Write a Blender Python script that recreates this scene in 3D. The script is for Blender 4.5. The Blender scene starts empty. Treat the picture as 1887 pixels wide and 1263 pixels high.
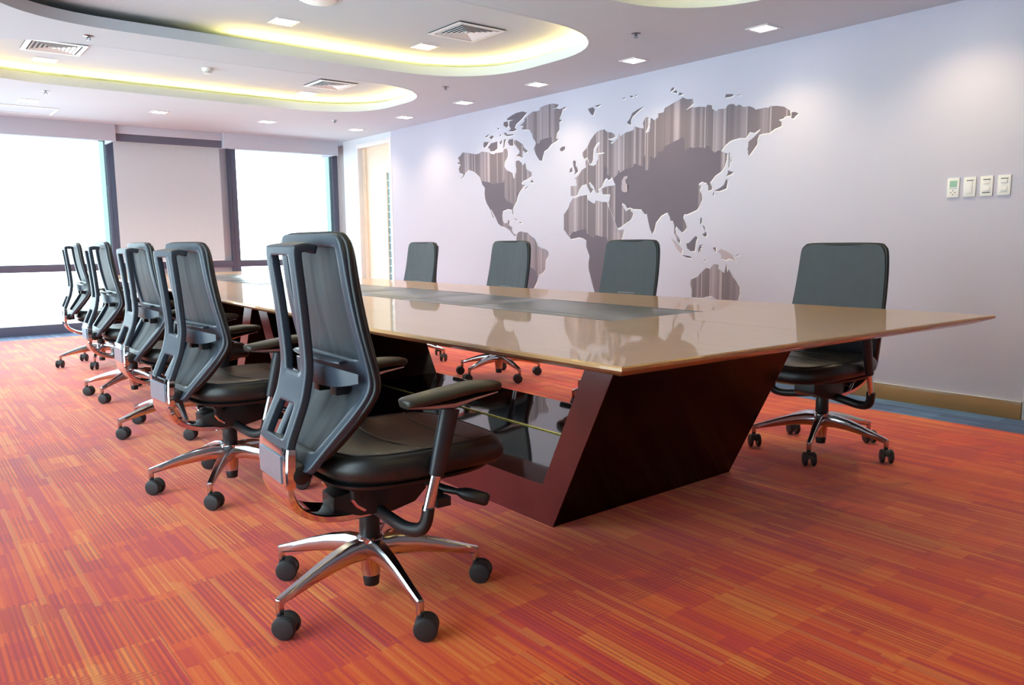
import bpy, bmesh, math, random
from mathutils import Vector, Matrix
from mathutils.geometry import tessellate_polygon
random.seed(7)
PI = math.pi
sc = bpy.context.scene
COL = sc.collection

# ------------------------------------------------------------------ camera
cam_d = bpy.data.cameras.new('camera')
cam = bpy.data.objects.new('camera', cam_d); COL.objects.link(cam)
cam_d.sensor_width = 36.0; cam_d.lens = 27.3157; cam_d.clip_start = 0.05; cam_d.clip_end = 200
_r = (0.780877, -0.624616, -0.009273); _d = (-0.088498, -0.095919, -0.991447); _f = (0.618384, 0.775019, -0.130178)
cam.matrix_world = Matrix(((_r[0], -_d[0], -_f[0], 0), (_r[1], -_d[1], -_f[1], 0), (_r[2], -_d[2], -_f[2], 1.08), (0, 0, 0, 1)))
sc.camera = cam

# ------------------------------------------------------------------ world, colour management
W = bpy.data.worlds.new('world'); sc.world = W; W.use_nodes = True
bg = W.node_tree.nodes['Background']
bg.inputs[0].default_value = (0.77, 0.93, 1.0, 1); bg.inputs[1].default_value = 5.6
sc.view_settings.view_transform = 'Standard'; sc.view_settings.look = 'None'
sc.view_settings.exposure = 0.24; sc.view_settings.gamma = 1.0
sc.view_settings.use_curve_mapping = False

def area(name, loc, rot, sx, sy, power, color, portal=False):
    l = bpy.data.lights.new(name, 'AREA'); l.shape = 'RECTANGLE'; l.size = sx; l.size_y = sy
    l.energy = power; l.color = color
    if portal: l.cycles.is_portal = True
    o = bpy.data.objects.new(name, l); o.location = loc; o.rotation_euler = rot; COL.objects.link(o)
    return o
# daylight comes in from the sky through the glass; portals only guide the sampling
area('window_portal', (2.3, 11.0, 1.2), (-PI/2, 0, 0), 6.2, 2.4, 1, (1, 1, 1), True)
area('window_portal', (-0.74, 6.0, 1.3), (0, -PI/2, 0), 2.5, 9.8, 1, (1, 1, 1), True)

# ------------------------------------------------------------------ materials
def lin(c):
    return tuple(((v/255)/12.92 if v/255 <= 0.04045 else ((v/255+0.055)/1.055)**2.4) for v in c) + (1,)
def mat(name, rgb, rough=0.5, metal=0.0, spec=0.5, coat=0.0, noise=0.0, nscale=40.0, bump=0.0, bscale=300.0, sheen=0.0, coat_rough=0.05):
    m = bpy.data.materials.new(name); m.use_nodes = True
    nt = m.node_tree; p = nt.nodes['Principled BSDF']
    c = lin(rgb)
    p.inputs['Base Color'].default_value = c
    p.inputs['Roughness'].default_value = rough; p.inputs['Metallic'].default_value = metal
    p.inputs['Specular IOR Level'].default_value = spec
    p.inputs['Coat Weight'].default_value = coat; p.inputs['Coat Roughness'].default_value = coat_rough
    p.inputs['Sheen Weight'].default_value = sheen
    tc = nt.nodes.new('ShaderNodeTexCoord')
    if noise > 0:
        n = nt.nodes.new('ShaderNodeTexNoise'); n.inputs['Scale'].default_value = nscale; n.inputs['Detail'].default_value = 4
        r = nt.nodes.new('ShaderNodeMapRange')
        r.inputs['From Min'].default_value = 0.3; r.inputs['From Max'].default_value = 0.7
        r.inputs['To Min'].default_value = 1-noise; r.inputs['To Max'].default_value = 1+noise
        mx = nt.nodes.new('ShaderNodeVectorMath'); mx.operation = 'SCALE'
        mx.inputs[0].default_value = c[:3]
        nt.links.new(tc.outputs['Object'], n.inputs['Vector']); nt.links.new(n.outputs['Fac'], r.inputs['Value'])
        nt.links.new(r.outputs[0], mx.inputs['Scale']); nt.links.new(mx.outputs[0], p.inputs['Base Color'])
    if bump > 0:
        n2 = nt.nodes.new('ShaderNodeTexNoise'); n2.inputs['Scale'].default_value = bscale
        b = nt.nodes.new('ShaderNodeBump'); b.inputs['Strength'].default_value = bump; b.inputs['Distance'].default_value = 0.002
        nt.links.new(tc.outputs['Object'], n2.inputs['Vector']); nt.links.new(n2.outputs['Fac'], b.inputs['Height'])
        nt.links.new(b.outputs[0], p.inputs['Normal'])
    return m
def emit(name, rgb, s):
    m = bpy.data.materials.new(name); m.use_nodes = True; nt = m.node_tree
    nt.nodes.remove(nt.nodes['Principled BSDF'])
    e = nt.nodes.new('ShaderNodeEmission'); e.inputs[0].default_value = rgb+(1,); e.inputs[1].default_value = s
    nt.links.new(e.outputs[0], nt.nodes['Material Output'].inputs[0])
    return m
def glass(name, tint=(1, 1, 1)):
    m = bpy.data.materials.new(name); m.use_nodes = True; nt = m.node_tree
    nt.nodes.remove(nt.nodes['Principled BSDF'])
    t = nt.nodes.new('ShaderNodeBsdfTransparent'); t.inputs[0].default_value = tint+(1,)
    g = nt.nodes.new('ShaderNodeBsdfGlossy'); g.inputs['Roughness'].default_value = 0.02
    f = nt.nodes.new('ShaderNodeFresnel'); f.inputs[0].default_value = 1.3
    x = nt.nodes.new('ShaderNodeMixShader')
    nt.links.new(f.outputs[0], x.inputs[0]); nt.links.new(t.outputs[0], x.inputs[1]); nt.links.new(g.outputs[0], x.inputs[2])
    nt.links.new(x.outputs[0], nt.nodes['Material Output'].inputs[0])
    return m

M = {}
M['ceiling'] = mat('ceiling_paint', (200, 210, 220), 0.85, noise=0.01, nscale=3)
M['wall'] = mat('wall_paint', (194, 195, 212), 0.7, noise=0.012, nscale=2)
M['wall2'] = mat('wall_paint_side', (222, 228, 234), 0.6, noise=0.012, nscale=2)
M['pelmet'] = mat('pelmet_paint', (198, 203, 216), 0.6, noise=0.01, nscale=5)
M['blind'] = mat('blind_fabric', (206, 214, 220), 0.9, noise=0.02, nscale=60)
M['frame'] = mat('window_frame_aluminium', (104, 106, 124), 0.4, 0.1, noise=0.03, nscale=8)
M['jamb'] = mat('pale_jamb', (190, 225, 240), 0.4, noise=0.02, nscale=8)
M['tinted'] = glass('tinted_glass', (.145, .178, .172))  # see-through sheet with a grey-cyan tint
M['pane'] = mat('frosted_pane', (120, 158, 170), 0.2, noise=0.06, nscale=12)
M['tan'] = mat('reveal_paint', (205, 198, 198), 0.7, noise=0.02, nscale=8)
M['glass'] = glass('window_glass', (0.97, 1.0, 1.0))
M['dwood'] = mat('door_cream_laminate', (238, 222, 198), 0.4, noise=0.02, nscale=10)
M['white'] = mat('white_gloss_paint', (235, 235, 235), 0.35, noise=0.01, nscale=10)
M['skirt'] = mat('skirting_wood', (176, 138, 86), 0.35, noise=0.05, nscale=6, coat=0.3)
M['plastic_w'] = mat('white_plastic', (232, 232, 228), 0.4, noise=0.01, nscale=30)
M['grey_w'] = mat('grey_print', (70, 72, 76), 0.5, noise=0.02)
M['lcd'] = mat('lcd_green', (128, 170, 140), 0.25, noise=0.04, nscale=60)
M['vent_dark'] = mat('vent_gap_shade', (92, 90, 98), 0.7, noise=0.02)  # dark grey stands in for the shade between the louvres
M['vent_in'] = mat('plain_grey_paint', (170, 165, 168), 0.7, noise=0.02)  # plain grey for the floor slab, thermostat groove and one switch slot
M['steel'] = mat('brushed_steel', (150, 150, 155), 0.3, 1.0, noise=0.03)
# chairs
M['pl'] = mat('charcoal_plastic', (52, 60, 72), 0.34, noise=0.04, nscale=30, bump=0.08, bscale=900)
M['plk'] = mat('black_plastic', (24, 24, 27), 0.4, noise=0.06, nscale=40)
M['mesh'] = mat('dark_back_fabric', (44, 50, 57), 0.5, noise=0.08, nscale=14, sheen=0.08)
def wrinkles(m):
    nt = m.node_tree; p = nt.nodes['Principled BSDF']; tc = nt.nodes.new('ShaderNodeTexCoord'); mp = nt.nodes.new('ShaderNodeMapping'); mp.inputs['Scale'].default_value = (1, 5.5, 1.0); mp.inputs['Rotation'].default_value = (.25, 0, 0)
    n = nt.nodes.new('ShaderNodeTexNoise'); n.inputs['Scale'].default_value = 1.6; n.inputs['Detail'].default_value = 1.5
    b = nt.nodes.new('ShaderNodeBump'); b.inputs['Strength'].default_value = .5; b.inputs['Distance'].default_value = .03
    nt.links.new(tc.outputs['Object'], mp.inputs[0]); nt.links.new(mp.outputs[0], n.inputs['Vector']); nt.links.new(n.outputs['Fac'], b.inputs['Height']); nt.links.new(b.outputs[0], p.inputs['Normal'])
wrinkles(M['mesh'])
M['leather'] = mat('black_leather', (34, 33, 33), 0.36, noise=0.10, nscale=25, bump=0.25, bscale=420)
M['chrome'] = mat('polished_chrome', (235, 235, 238), 0.06, 1.0, noise=0.01)
M['alu'] = mat('polished_aluminium', (205, 205, 210), 0.16, 1.0, noise=0.02)
M['satin'] = mat('sky_tint_aluminium', (160, 182, 200), 0.30, 0.8, noise=0.05, nscale=60)  # pale blue tint paints in a reflection of the sky
M['rubber'] = mat('caster_rubber', (40, 40, 44), 0.5, noise=0.08, nscale=40)
M['padtop'] = mat('arm_pad_urethane', (48, 45, 40), 0.4, noise=0.06, nscale=40)
# table
M['lacq'] = mat('black_lacquer', (5, 4, 5), 0.04, spec=0.35)
M['lacq_p'] = mat('panel_lacquer', (7, 4, 4), 0.16, spec=0.16)
M['slv'] = mat('arm_sleeve_plastic', (40, 43, 50), 0.36, noise=0.05, nscale=40)
M['lacq_r'] = mat('carpet_reflection_lacquer', (98, 36, 36), 0.18, spec=0.6, noise=0.12, nscale=5)  # red tint paints the carpet's reflection into the black lacquer
M['brass'] = mat('brass', (190, 170, 90), 0.25, 1.0, noise=0.15, nscale=60)
M['inlay'] = mat('inlay_grey_laminate', (88, 90, 87), 0.28, spec=0.6)
M['joint'] = mat('inlay_joint', (30, 28, 26), 0.5, noise=0.05)

def wood():
    m = mat('table_veneer', (190, 150, 106), 0.35, spec=0.4, coat=0.6, coat_rough=0.03)
    nt = m.node_tree; p = nt.nodes['Principled BSDF']
    tc = nt.nodes.new('ShaderNodeTexCoord'); mp = nt.nodes.new('ShaderNodeMapping'); mp.inputs['Scale'].default_value = (30, 1.2, 30)
    n = nt.nodes.new('ShaderNodeTexNoise'); n.inputs['Scale'].default_value = 3; n.inputs['Detail'].default_value = 6
    cr = nt.nodes.new('ShaderNodeValToRGB')
    cr.color_ramp.elements[0].position = 0.3; cr.color_ramp.elements[0].color = lin((186, 143, 98))
    cr.color_ramp.elements[1].position = 0.7; cr.color_ramp.elements[1].color = lin((196, 154, 108))
    nt.links.new(tc.outputs['Object'], mp.inputs[0]); nt.links.new(mp.outputs[0], n.inputs['Vector'])
    nt.links.new(n.outputs['Fac'], cr.inputs[0]); nt.links.new(cr.outputs[0], p.inputs['Base Color'])
    return m
M['wood'] = wood()

class G:                                      # tiny expression builder for carpet patterns
    def __init__(s, nt): s.nt = nt
    def m(s, op, a, b=None, c=None):
        n = s.nt.nodes.new('ShaderNodeMath'); n.operation = op
        for i, v in enumerate((a, b, c)):
            if v is None: continue
            if isinstance(v, (int, float)): n.inputs[i].default_value = v
            else: s.nt.links.new(v, n.inputs[i])
        return n.outputs[0]
    def wn(s, a, b=0.0, off=0.0):
        cx = s.nt.nodes.new('ShaderNodeCombineXYZ')
        for i, v in enumerate((a, b, off)):
            if isinstance(v, (int, float)): cx.inputs[i].default_value = v
            else: s.nt.links.new(v, cx.inputs[i])
        w = s.nt.nodes.new('ShaderNodeTexWhiteNoise'); w.noise_dimensions = '3D'
        s.nt.links.new(cx.outputs[0], w.inputs['Vector']); return w.outputs['Value']
    def fl(s, a, size): return s.m('FLOOR', s.m('DIVIDE', a, size))
    def mix(s, f, a, b):
        n = s.nt.nodes.new('ShaderNodeMix'); n.data_type = 'RGBA'
        if isinstance(f, (int, float)): n.inputs[0].default_value = f
        else: s.nt.links.new(f, n.inputs[0])
        for i, v in ((6, a), (7, b)):
            if isinstance(v, tuple): n.inputs[i].default_value = v
            else: s.nt.links.new(v, n.inputs[i])
        return n.outputs[2]
def carpet(name, ramp, dark, light, dark_amt=0.62):
    m = bpy.data.materials.new(name); m.use_nodes = True; nt = m.node_tree; p = nt.nodes['Principled BSDF']
    p.inputs['Roughness'].default_value = 0.7; p.inputs['Sheen Weight'].default_value = 0.3; p.inputs['Sheen Roughness'].default_value = 0.4
    p.inputs['Specular IOR Level'].default_value = 0.4
    g = G(nt); tc = nt.nodes.new('ShaderNodeTexCoord'); sp = nt.nodes.new('ShaderNodeSeparateXYZ')
    nt.links.new(tc.outputs['Object'], sp.inputs[0]); u, v = sp.outputs[0], sp.outputs[1]
    # yarn colour: thin streaks running along y with broken lengths
    col1 = g.fl(u, 0.25)
    vo = g.m('ADD', v, g.m('MULTIPLY', g.wn(col1), 3.0))
    a = g.wn(g.fl(u, 0.0065), g.fl(vo, 0.5), 3.1)
    b = g.wn(g.fl(u, 0.055), g.fl(g.m('ADD', v, g.m('MULTIPLY', g.wn(g.fl(u, 0.055), 9.0), 2.0)), 0.36), 5.7)
    c = g.wn(g.fl(u, 0.25), g.fl(vo, 0.25), 8.3)
    val = g.m('ADD', g.m('ADD', g.m('MULTIPLY', a, 0.38), g.m('MULTIPLY', b, 0.36)), g.m('MULTIPLY', c, 0.26))
    cr = nt.nodes.new('ShaderNodeValToRGB'); els = cr.color_ramp.elements
    els[0].position = ramp[0][0]; els[0].color = lin(ramp[0][1]); els[1].position = ramp[-1][0]; els[1].color = lin(ramp[-1][1])
    for pos, c_ in ramp[1:-1]:
        e = els.new(pos); e.color = lin(c_)
    nt.links.new(val, cr.inputs[0])
    # rectangles ribbed with dark pin stripes
    blk = g.wn(g.fl(u, 0.167), g.fl(g.m('ADD', v, g.m('MULTIPLY', g.wn(g.fl(u, 0.167), 4.0), 5.0)), 0.3), 12.3)
    on = g.m('GREATER_THAN', blk, 0.52)
    st = g.m('GREATER_THAN', g.m('SINE', g.m('MULTIPLY', u, 2*PI/0.0155)), 0.15)
    # triangles ribbed the other way
    tile = g.wn(g.fl(u, 0.5), g.fl(v, 0.5), 21.0)
    fu = g.m('FRACT', g.m('DIVIDE', u, 0.5)); fv = g.m('FRACT', g.m('DIVIDE', v, 0.5))
    tri = g.m('MULTIPLY', g.m('LESS_THAN', tile, 0.2), g.m('LESS_THAN', g.m('ADD', fu, g.m('MULTIPLY', fv, 1.6)), 0.95))
    st2 = g.m('GREATER_THAN', g.m('SINE', g.m('MULTIPLY', v, 2*PI/0.0145)), -0.1)
    s1 = g.m('MULTIPLY', g.m('MULTIPLY', on, st), g.m('SUBTRACT', 1.0, tri))
    s2 = g.m('MULTIPLY', tri, g.m('ADD', g.m('MULTIPLY', st2, 0.7), 0.3))
    f = g.m('MULTIPLY', g.m('ADD', s1, s2), dark_amt)
    out = g.mix(f, cr.outputs[0], lin(dark))
    yl = g.m('MULTIPLY', g.m('GREATER_THAN', g.wn(g.fl(u, 0.018), g.fl(g.m('ADD', v, g.m('MULTIPLY', g.wn(g.fl(u, 0.018), 2.0), 2.0)), 0.55), 31.0), 0.91), 0.45)
    out = g.mix(yl, out, lin(light))
    nz = nt.nodes.new('ShaderNodeTexNoise'); nz.inputs['Scale'].default_value = 260; nz.inputs['Detail'].default_value = 2
    nt.links.new(tc.outputs['Object'], nz.inputs['Vector'])
    vm = nt.nodes.new('ShaderNodeVectorMath'); vm.operation = 'SCALE'
    nt.links.new(out, vm.inputs[0]); nt.links.new(g.m('ADD', g.m('MULTIPLY', nz.outputs['Fac'], 0.5), 0.75), vm.inputs['Scale'])
    nt.links.new(vm.outputs[0], p.inputs['Base Color'])
    bp = nt.nodes.new('ShaderNodeBump'); bp.inputs['Strength'].default_value = 0.35; bp.inputs['Distance'].default_value = 0.003
    nt.links.new(nz.outputs['Fac'], bp.inputs['Height']); nt.links.new(bp.outputs[0], p.inputs['Normal'])
    return m
M['carpet'] = carpet('orange_carpet', [(0.22, (206, 50, 50)), (0.4, (220, 68, 26)), (0.55, (230, 86, 20)), (0.7, (235, 104, 30)), (0.85, (241, 136, 52))], (164, 26, 40), (240, 146, 58), 0.5)
M['carpet_b'] = carpet('blue_carpet', [(0.2, (34, 66, 118)), (0.5, (48, 92, 150)), (0.8, (84, 134, 184))], (28, 54, 104), (110, 150, 190), 0.3)

# ------------------------------------------------------------------ mesh helpers
class MB:
    def __init__(s): s.v = []; s.f = []
    def add(s, vs, fs):
        o = len(s.v); s.v += [tuple(p) for p in vs]; s.f += [tuple(i+o for i in f) for f in fs]; return s
    def box(s, x0, x1, y0, y1, z0, z1):
        return s.add([(x0,y0,z0),(x1,y0,z0),(x1,y1,z0),(x0,y1,z0),(x0,y0,z1),(x1,y0,z1),(x1,y1,z1),(x0,y1,z1)],
                     [(0,3,2,1),(4,5,6,7),(0,1,5,4),(1,2,6,5),(2,3,7,6),(3,0,4,7)])
    def hexa(s, b, t):                        # 4 bottom + 4 top points (ccw from above)
        return s.add(list(b)+list(t), [(0,3,2,1),(4,5,6,7),(0,1,5,4),(1,2,6,5),(2,3,7,6),(3,0,4,7)])
    def rings(s, rings, cap=True):            # loft closed rings
        n = len(rings[0]); vs = [p for r in rings for p in r]; fs = []
        for i in range(len(rings)-1):
            for j in range(n):
                k = (j+1) % n; fs.append((i*n+j, i*n+k, (i+1)*n+k, (i+1)*n+j))
        if cap:
            fs.append(tuple(range(n))[::-1]); fs.append(tuple((len(rings)-1)*n+j for j in range(n)))
        return s.add(vs, fs)
    def lathe(s, prof, c=(0,0,0), n=20, axis='z'):
        rs = []
        for r, h in prof:
            ring = []
            for j in range(n):
                a = 2*PI*j/n; x, y = r*math.cos(a), r*math.sin(a)
                if axis == 'z': ring.append((c[0]+x, c[1]+y, c[2]+h))
                elif axis == 'y': ring.append((c[0]+y, c[1]+h, c[2]+x))
                else: ring.append((c[0]+h, c[1]+x, c[2]+y))
            rs.append(ring)
        return s.rings(rs)
    def sweep(s, path, secs, up=(0,0,1), n=12, pw=1.0):
        path = [Vector(p) for p in path]; up = Vector(up); rs = []
        if not isinstance(secs, list): secs = [secs]*len(path)
        for i, p in enumerate(path):
            t = (path[min(i+1, len(path)-1)] - path[max(i-1, 0)]).normalized()
            sd = t.cross(up); sd = sd.normalized() if sd.length > 1e-5 else Vector((0,1,0))
            nu = sd.cross(t).normalized(); w, h = secs[i]; ring = []
            for j in range(n):
                a = 2*PI*(j+0.5)/n; c_, s_ = math.cos(a), math.sin(a)
                cx = math.copysign(abs(c_)**pw, c_); sy = math.copysign(abs(s_)**pw, s_)
                ring.append(p + sd*w*cx + nu*h*sy)
            rs.append(ring)
        return s.rings(rs)
    def mesh(s, name, m, smooth=35, bevel=0.0):
        me = bpy.data.meshes.new(name); me.from_pydata(s.v, [], s.f); me.validate()
        bm = bmesh.new(); bm.from_mesh(me); bmesh.ops.recalc_face_normals(bm, faces=bm.faces)
        if bevel > 0:
            ed = [e for e in bm.edges if len(e.link_faces) == 2 and e.calc_face_angle(0) > 0.6]
            bmesh.ops.bevel(bm, geom=ed, offset=bevel, segments=2, affect='EDGES', profile=0.6)
        bm.to_mesh(me); bm.free()
        for p in me.polygons: p.use_smooth = smooth > 0
        if smooth > 0: me.set_sharp_from_angle(angle=math.radians(smooth))
        me.materials.append(m); return me
    def build(s, name, m, parent=None, smooth=35, bevel=0.0):
        return put(name, s.mesh(name, m, smooth, bevel), parent)
def put(name, me, parent=None, loc=(0,0,0), rot=(0,0,0)):
    o = bpy.data.objects.new(name, me); COL.objects.link(o); o.parent = parent; o.location = loc; o.rotation_euler = rot
    return o
def tag(o, label, cat, group=None):
    o['label'] = label; o['category'] = cat
    if group: o['group'] = group
    return o
def struct(o, label=None):
    o['kind'] = 'structure'
    if label: o['label'] = label
    return o
def empty(name, loc=(0,0,0), rz=0.0):
    o = bpy.data.objects.new(name, None); COL.objects.link(o); o.location = loc; o.rotation_euler = (0,0,rz); o.empty_display_size = 0.1
    return o
def panel(slines, ylines, skip, thick, name, m, sub=2, fwd=None):
    # slines: list of (x, z, halfwidth); ylines: fractions/fn -> list of y for a given half-width
    me = bpy.data.meshes.new(name); vs = []; fs = []
    n = None
    for i, (x, z, w) in enumerate(slines):
        ys = ylines(w, i); n = len(ys)
        for j, y in enumerate(ys):
            vs.append((x + (fwd(y, w, i) if fwd else 0), y, z))
    for i in range(len(slines)-1):
        for j in range(n-1):
            if (i, j) in skip: continue
            fs.append((i*n+j, i*n+j+1, (i+1)*n+j+1, (i+1)*n+j))
    me.from_pydata(vs, [], fs); bm = bmesh.new(); bm.from_mesh(me)
    bmesh.ops.delete(bm, geom=[v for v in bm.verts if not v.link_faces], context='VERTS')
    bmesh.ops.recalc_face_normals(bm, faces=bm.faces)
    bmesh.ops.solidify(bm, geom=bm.faces[:], thickness=thick); bmesh.ops.recalc_face_normals(bm, faces=bm.faces)
    # tighten: crease every rim edge a little
    cl = bm.edges.layers.float.get('crease_edge') or bm.edges.layers.float.new('crease_edge')
    for e in bm.edges:
        if e.calc_face_angle(0) > 0.9: e[cl] = 0.55
    bm.to_mesh(me); bm.free()
    for p in me.polygons: p.use_smooth = True
    me.materials.append(m); me['sub'] = sub
    return me
def catmull(pts, k=6):
    out = []; P = [Vector(p) for p in pts]
    for i in range(len(P)-1):
        a, b, c, d = P[max(i-1, 0)], P[i], P[i+1], P[min(i+2, len(P)-1)]
        for j in range(k):
            t = j/k
            out.append(0.5*((2*b)+(c-a)*t+(2*a-5*b+4*c-d)*t*t+(3*b-a-3*c+d)*t**3))
    out.append(P[-1]); return out

# ------------------------------------------------------------------ room shell
XW, XL, YB, YW, ZC = 5.154, -0.62, -2.6, 10.9, 2.478
floor = struct(MB().box(XL-.1, XW+.35, YB-.1, YW+.15, -0.12, -0.012).build('floor', M['vent_in']))
f1 = MB().box(XL, 4.778, YB, 10.417, -0.012, 0.0).build('carpet_field', M['carpet'], floor); f1['label'] = 'orange carpet with red and yellow stripes'
b1 = MB(); b1.box(4.778, XW+.2, YB, YW+.1, -0.012, 0.0); b1.box(XL, 4.778, 10.417, YW+.1, -0.012, 0.0)
bo = b1.build('carpet_border', M['carpet_b'], floor); bo['label'] = 'blue carpet border along the walls'

# map wall and its neighbours
struct(MB().box(XW, XW+.12, 1.634, 8.9, 0, 2.72).build('wall_right', M['wall']))
struct(MB().box(XW+.02, XW+.14, YB, 1.634, 2.08, 2.72).build('wall_right_front', M['wall']))
w = MB(); w.box(XW+.03, XW+.16, 8.9, 8.97, 2.36, 2.72); w.box(XW+.01, XW+.16, 9.86, 10.25, 0, 2.72); w.box(XW+.01, XW+.16, 8.9, 9.86, 2.40, 2.72)
struct(w.build('wall_right_far', M['wall2']))
struct(MB().box(XW+.206, XW+.33, 10.25, YW+.1, 0, 2.72).build('wall_window_niche', M['tan']))
struct(MB().box(XW+.12, XW+.206, 10.25, 10.27, 0, 2.72).build('wall_niche_return', M['tan']))
struct(MB().box(XL-.1, XW+.3, YB-.12, YB, 0, 2.72).build('wall_back', M['wall']))
struct(MB().box(XW+.35, XW+.40, YB, 1.634, 0, 2.72).build('wall_corridor', M['wall2']))

# baseboards
struct(MB().box(XW-.016, XW, 1.637, 8.9, 0, 0.106).build('baseboard_right', M['skirt'], bevel=0.002))
struct(MB().box(XW-.018, XW-.0005, 1.637, 8.9, 0.106, 0.109).build('trim_1', M['white']))

# door at the far end of the map wall
door = struct(empty('door_1', (XW+.03, 9.0, 0)))
X0 = 0.0
fr = MB(); fr.box(-.034, .06, .80, .86, 0, 2.404); fr.box(-.034, .06, -.10, -.045, 0, 2.404); fr.box(-.034, .06, -.045, .80, 2.345, 2.404)
fr.build('door_frame', M['white'], door, bevel=0.003)
j = MB(); j.box(.03, .10, .715, .80, 0, 2.345); j.build('door_jamb', M['dwood'], door, bevel=0.002)
lf = MB(); lf.box(.05, .09, -.045, .04, 0, 2.345); lf.box(.05, .09, .185, .715, 0, 2.345); lf.box(.05, .09, .04, .185, 0, .25); lf.box(.05, .09, .04, .185, 1.985, 2.345)
leaf = lf.build('door_leaf', M['dwood'], door)
for k in range(17):
    z0 = .25 + k*0.102
    MB().box(.068, .078, .04, .185, z0+.004, z0+.098).build('glass_pane', M['pane'], leaf)
MB().box(.02, .05, -.02, .0, .95, 1.10).build('door_handle', M['plk'], door, bevel=0.004)

# doorway frame at the near end of the map wall (only its edge shows)
d2 = struct(empty('door_2', (XW, 1.634, 0)))
fr = MB(); fr.box(-.012, .35, -.07, 0, 0, 2.08); fr.box(-.012, .35, -1.04, -.97, 0, 2.08); fr.box(-.012, .35, -.97, -.07, 2.01, 2.08)
fr.build('door_frame', M['white'], d2, bevel=0.003)
MB().box(.12, .16, -.97, -.07, 0, 2.01).build('door_leaf', M['dwood'], d2, bevel=0.002)
struct(MB().box(XW+.02, XW+.14, YB, 1.634-1.04, 0, 2.08).build('wall_right_near', M['wall']))

# ------------------------------------------------------------------ window wall
def bars(name, x0, x1, mulls, y, parent_name, sill=.116, tr0=.754, tr1=.842, top=2.352):
    root = struct(empty(parent_name, (x0, y, 0)))
    m = MB(); m.box(0, x1-x0, -.05, .05, 0, sill); m.build('window_sill', M['frame'], root, bevel=0.004)
    m = MB(); m.box(0, x1-x0, -.045, .045, tr0, tr1); m.build('transom', M['frame'], root, bevel=0.004)
    m = MB(); m.box(0, x1-x0, -.045, .045, top, top+.35); m.build('window_head', M['frame'], root, bevel=0.004)
    for a, b in mulls:
        m = MB(); m.box(a-x0, b-x0, -.05, .06, sill, top); m.box(a-x0+.3*(b-a), a-x0+.36*(b-a), -.053, -.05, sill, top)
        m.build('mullion', M['frame'], root, bevel=0.003)
    xs = [x0] + [v for ab in mulls for v in ab] + [x1]
    for k in range(0, len(xs), 2):
        if xs[k+1]-xs[k] < .1: continue
        for z0, z1 in ((sill, tr0), (tr1, top)):
            MB().box(xs[k]-x0, xs[k+1]-x0, .01, .018, z0, z1).build('glass_pane', M['glass'], root)
    return root
w1 = bars('a', XL, 2.327, [(0.62, 0.72), (2.232, 2.327)], YW, 'window_1')
w2 = bars('b', 3.743, 5.36, [(3.743, 3.846), (5.275, 5.36)], YW, 'window_2')
MB().add([(2.165-XL, -.02, .842), (2.232-XL, -.02, .842), (2.232-XL, -.02, 2.352), (2.165-XL, -.02, 2.352)], [(0, 1, 2, 3)]).build('tinted_strip', M['tinted'], w1, smooth=0)  # tinted see-through sheet along the right edge of the pane
MB().add([(5.175-3.743, -.02, .842), (5.275-3.743, -.02, .842), (5.275-3.743, -.02, 2.352), (5.175-3.743, -.02, 2.352)], [(0, 1, 2, 3)]).build('tinted_strip', M['tinted'], w2, smooth=0)
# clad column between the two windows, with its own transom rail
struct(MB().box(2.327, 3.743, YW+.03, YW+.16, 0, 2.72).build('wall_window_column', M['blind']))
struct(MB().box(2.327, 2.365, YW-.05, YW+.03, .842, 2.352).build('trim_2', M['tan']))
struct(MB().box(2.327, 3.743, YW-.045, YW+.03, .754, .842).build('trim_3', M['frame'], bevel=.004))
struct(MB().box(2.327, 3.743, YW-.05, YW+.03, 0, .116).build('trim_4', M['frame'], bevel=.004))
struct(MB().box(XL-.1, XW+.4, YW+.05, YW+.16, 2.5, 2.75).build('wall_window_head', M['wall']))
# pelmets
PY = 10.242
for n_, xa, xb, lab in (('a', XL, 2.229, 'long painted blind box above the left window'), ('b', 3.49, 5.08, 'painted blind box above the right window beside the door')):
    r = empty('blind_box', (xa, PY, 2.29)); tag(r, lab, 'blind box')
    L_ = xb-xa
    MB().box(0, L_, 0, .02, .005, .188).build('fascia_board', M['pelmet'], r, bevel=.002)
    MB().box(.0, .02, .02, .5, .005, .188).build('end_cap', M['pelmet'], r); MB().box(L_-.02, L_, .02, .5, .005, .188).build('end_cap', M['pelmet'], r)
    m = MB(); m.lathe([(.03, .03), (.03, L_-.03)], (0, .36, .10), 14, 'x'); m.build('blind_roll', M['blind'], r)
    MB().box(0, L_, .0, .03, -.004, .005).build('bottom_rail', M['pelmet'], r)
r = empty('roller_blind', (2.232, 10.28, 2.29)); tag(r, 'lowered cream roller blind between the two windows under a dark slot', 'blind')
MB().box(.0, 1.256, 0, .02, .092, .187).build('fascia_board', M['pelmet'], r, bevel=.002)
MB().box(.015, 1.245, .025, .04, .004, .095).build('slot_shade', M['frame'], r)  # dark sheet standing in for the shade in the blind box opening
m = MB(); m.lathe([(.03, .03), (.03, 1.22)], (0, .13, .05), 14, 'x'); m.build('blind_roll', M['blind'], r)
MB().box(.0, 1.25, .139, .141, -1.42, .03).build('blind_fabric', M['blind'], r)
MB().box(.0, 1.25, .134, .146, -1.435, -1.42).build('bottom_rail', M['white'], r, bevel=.002)
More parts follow.
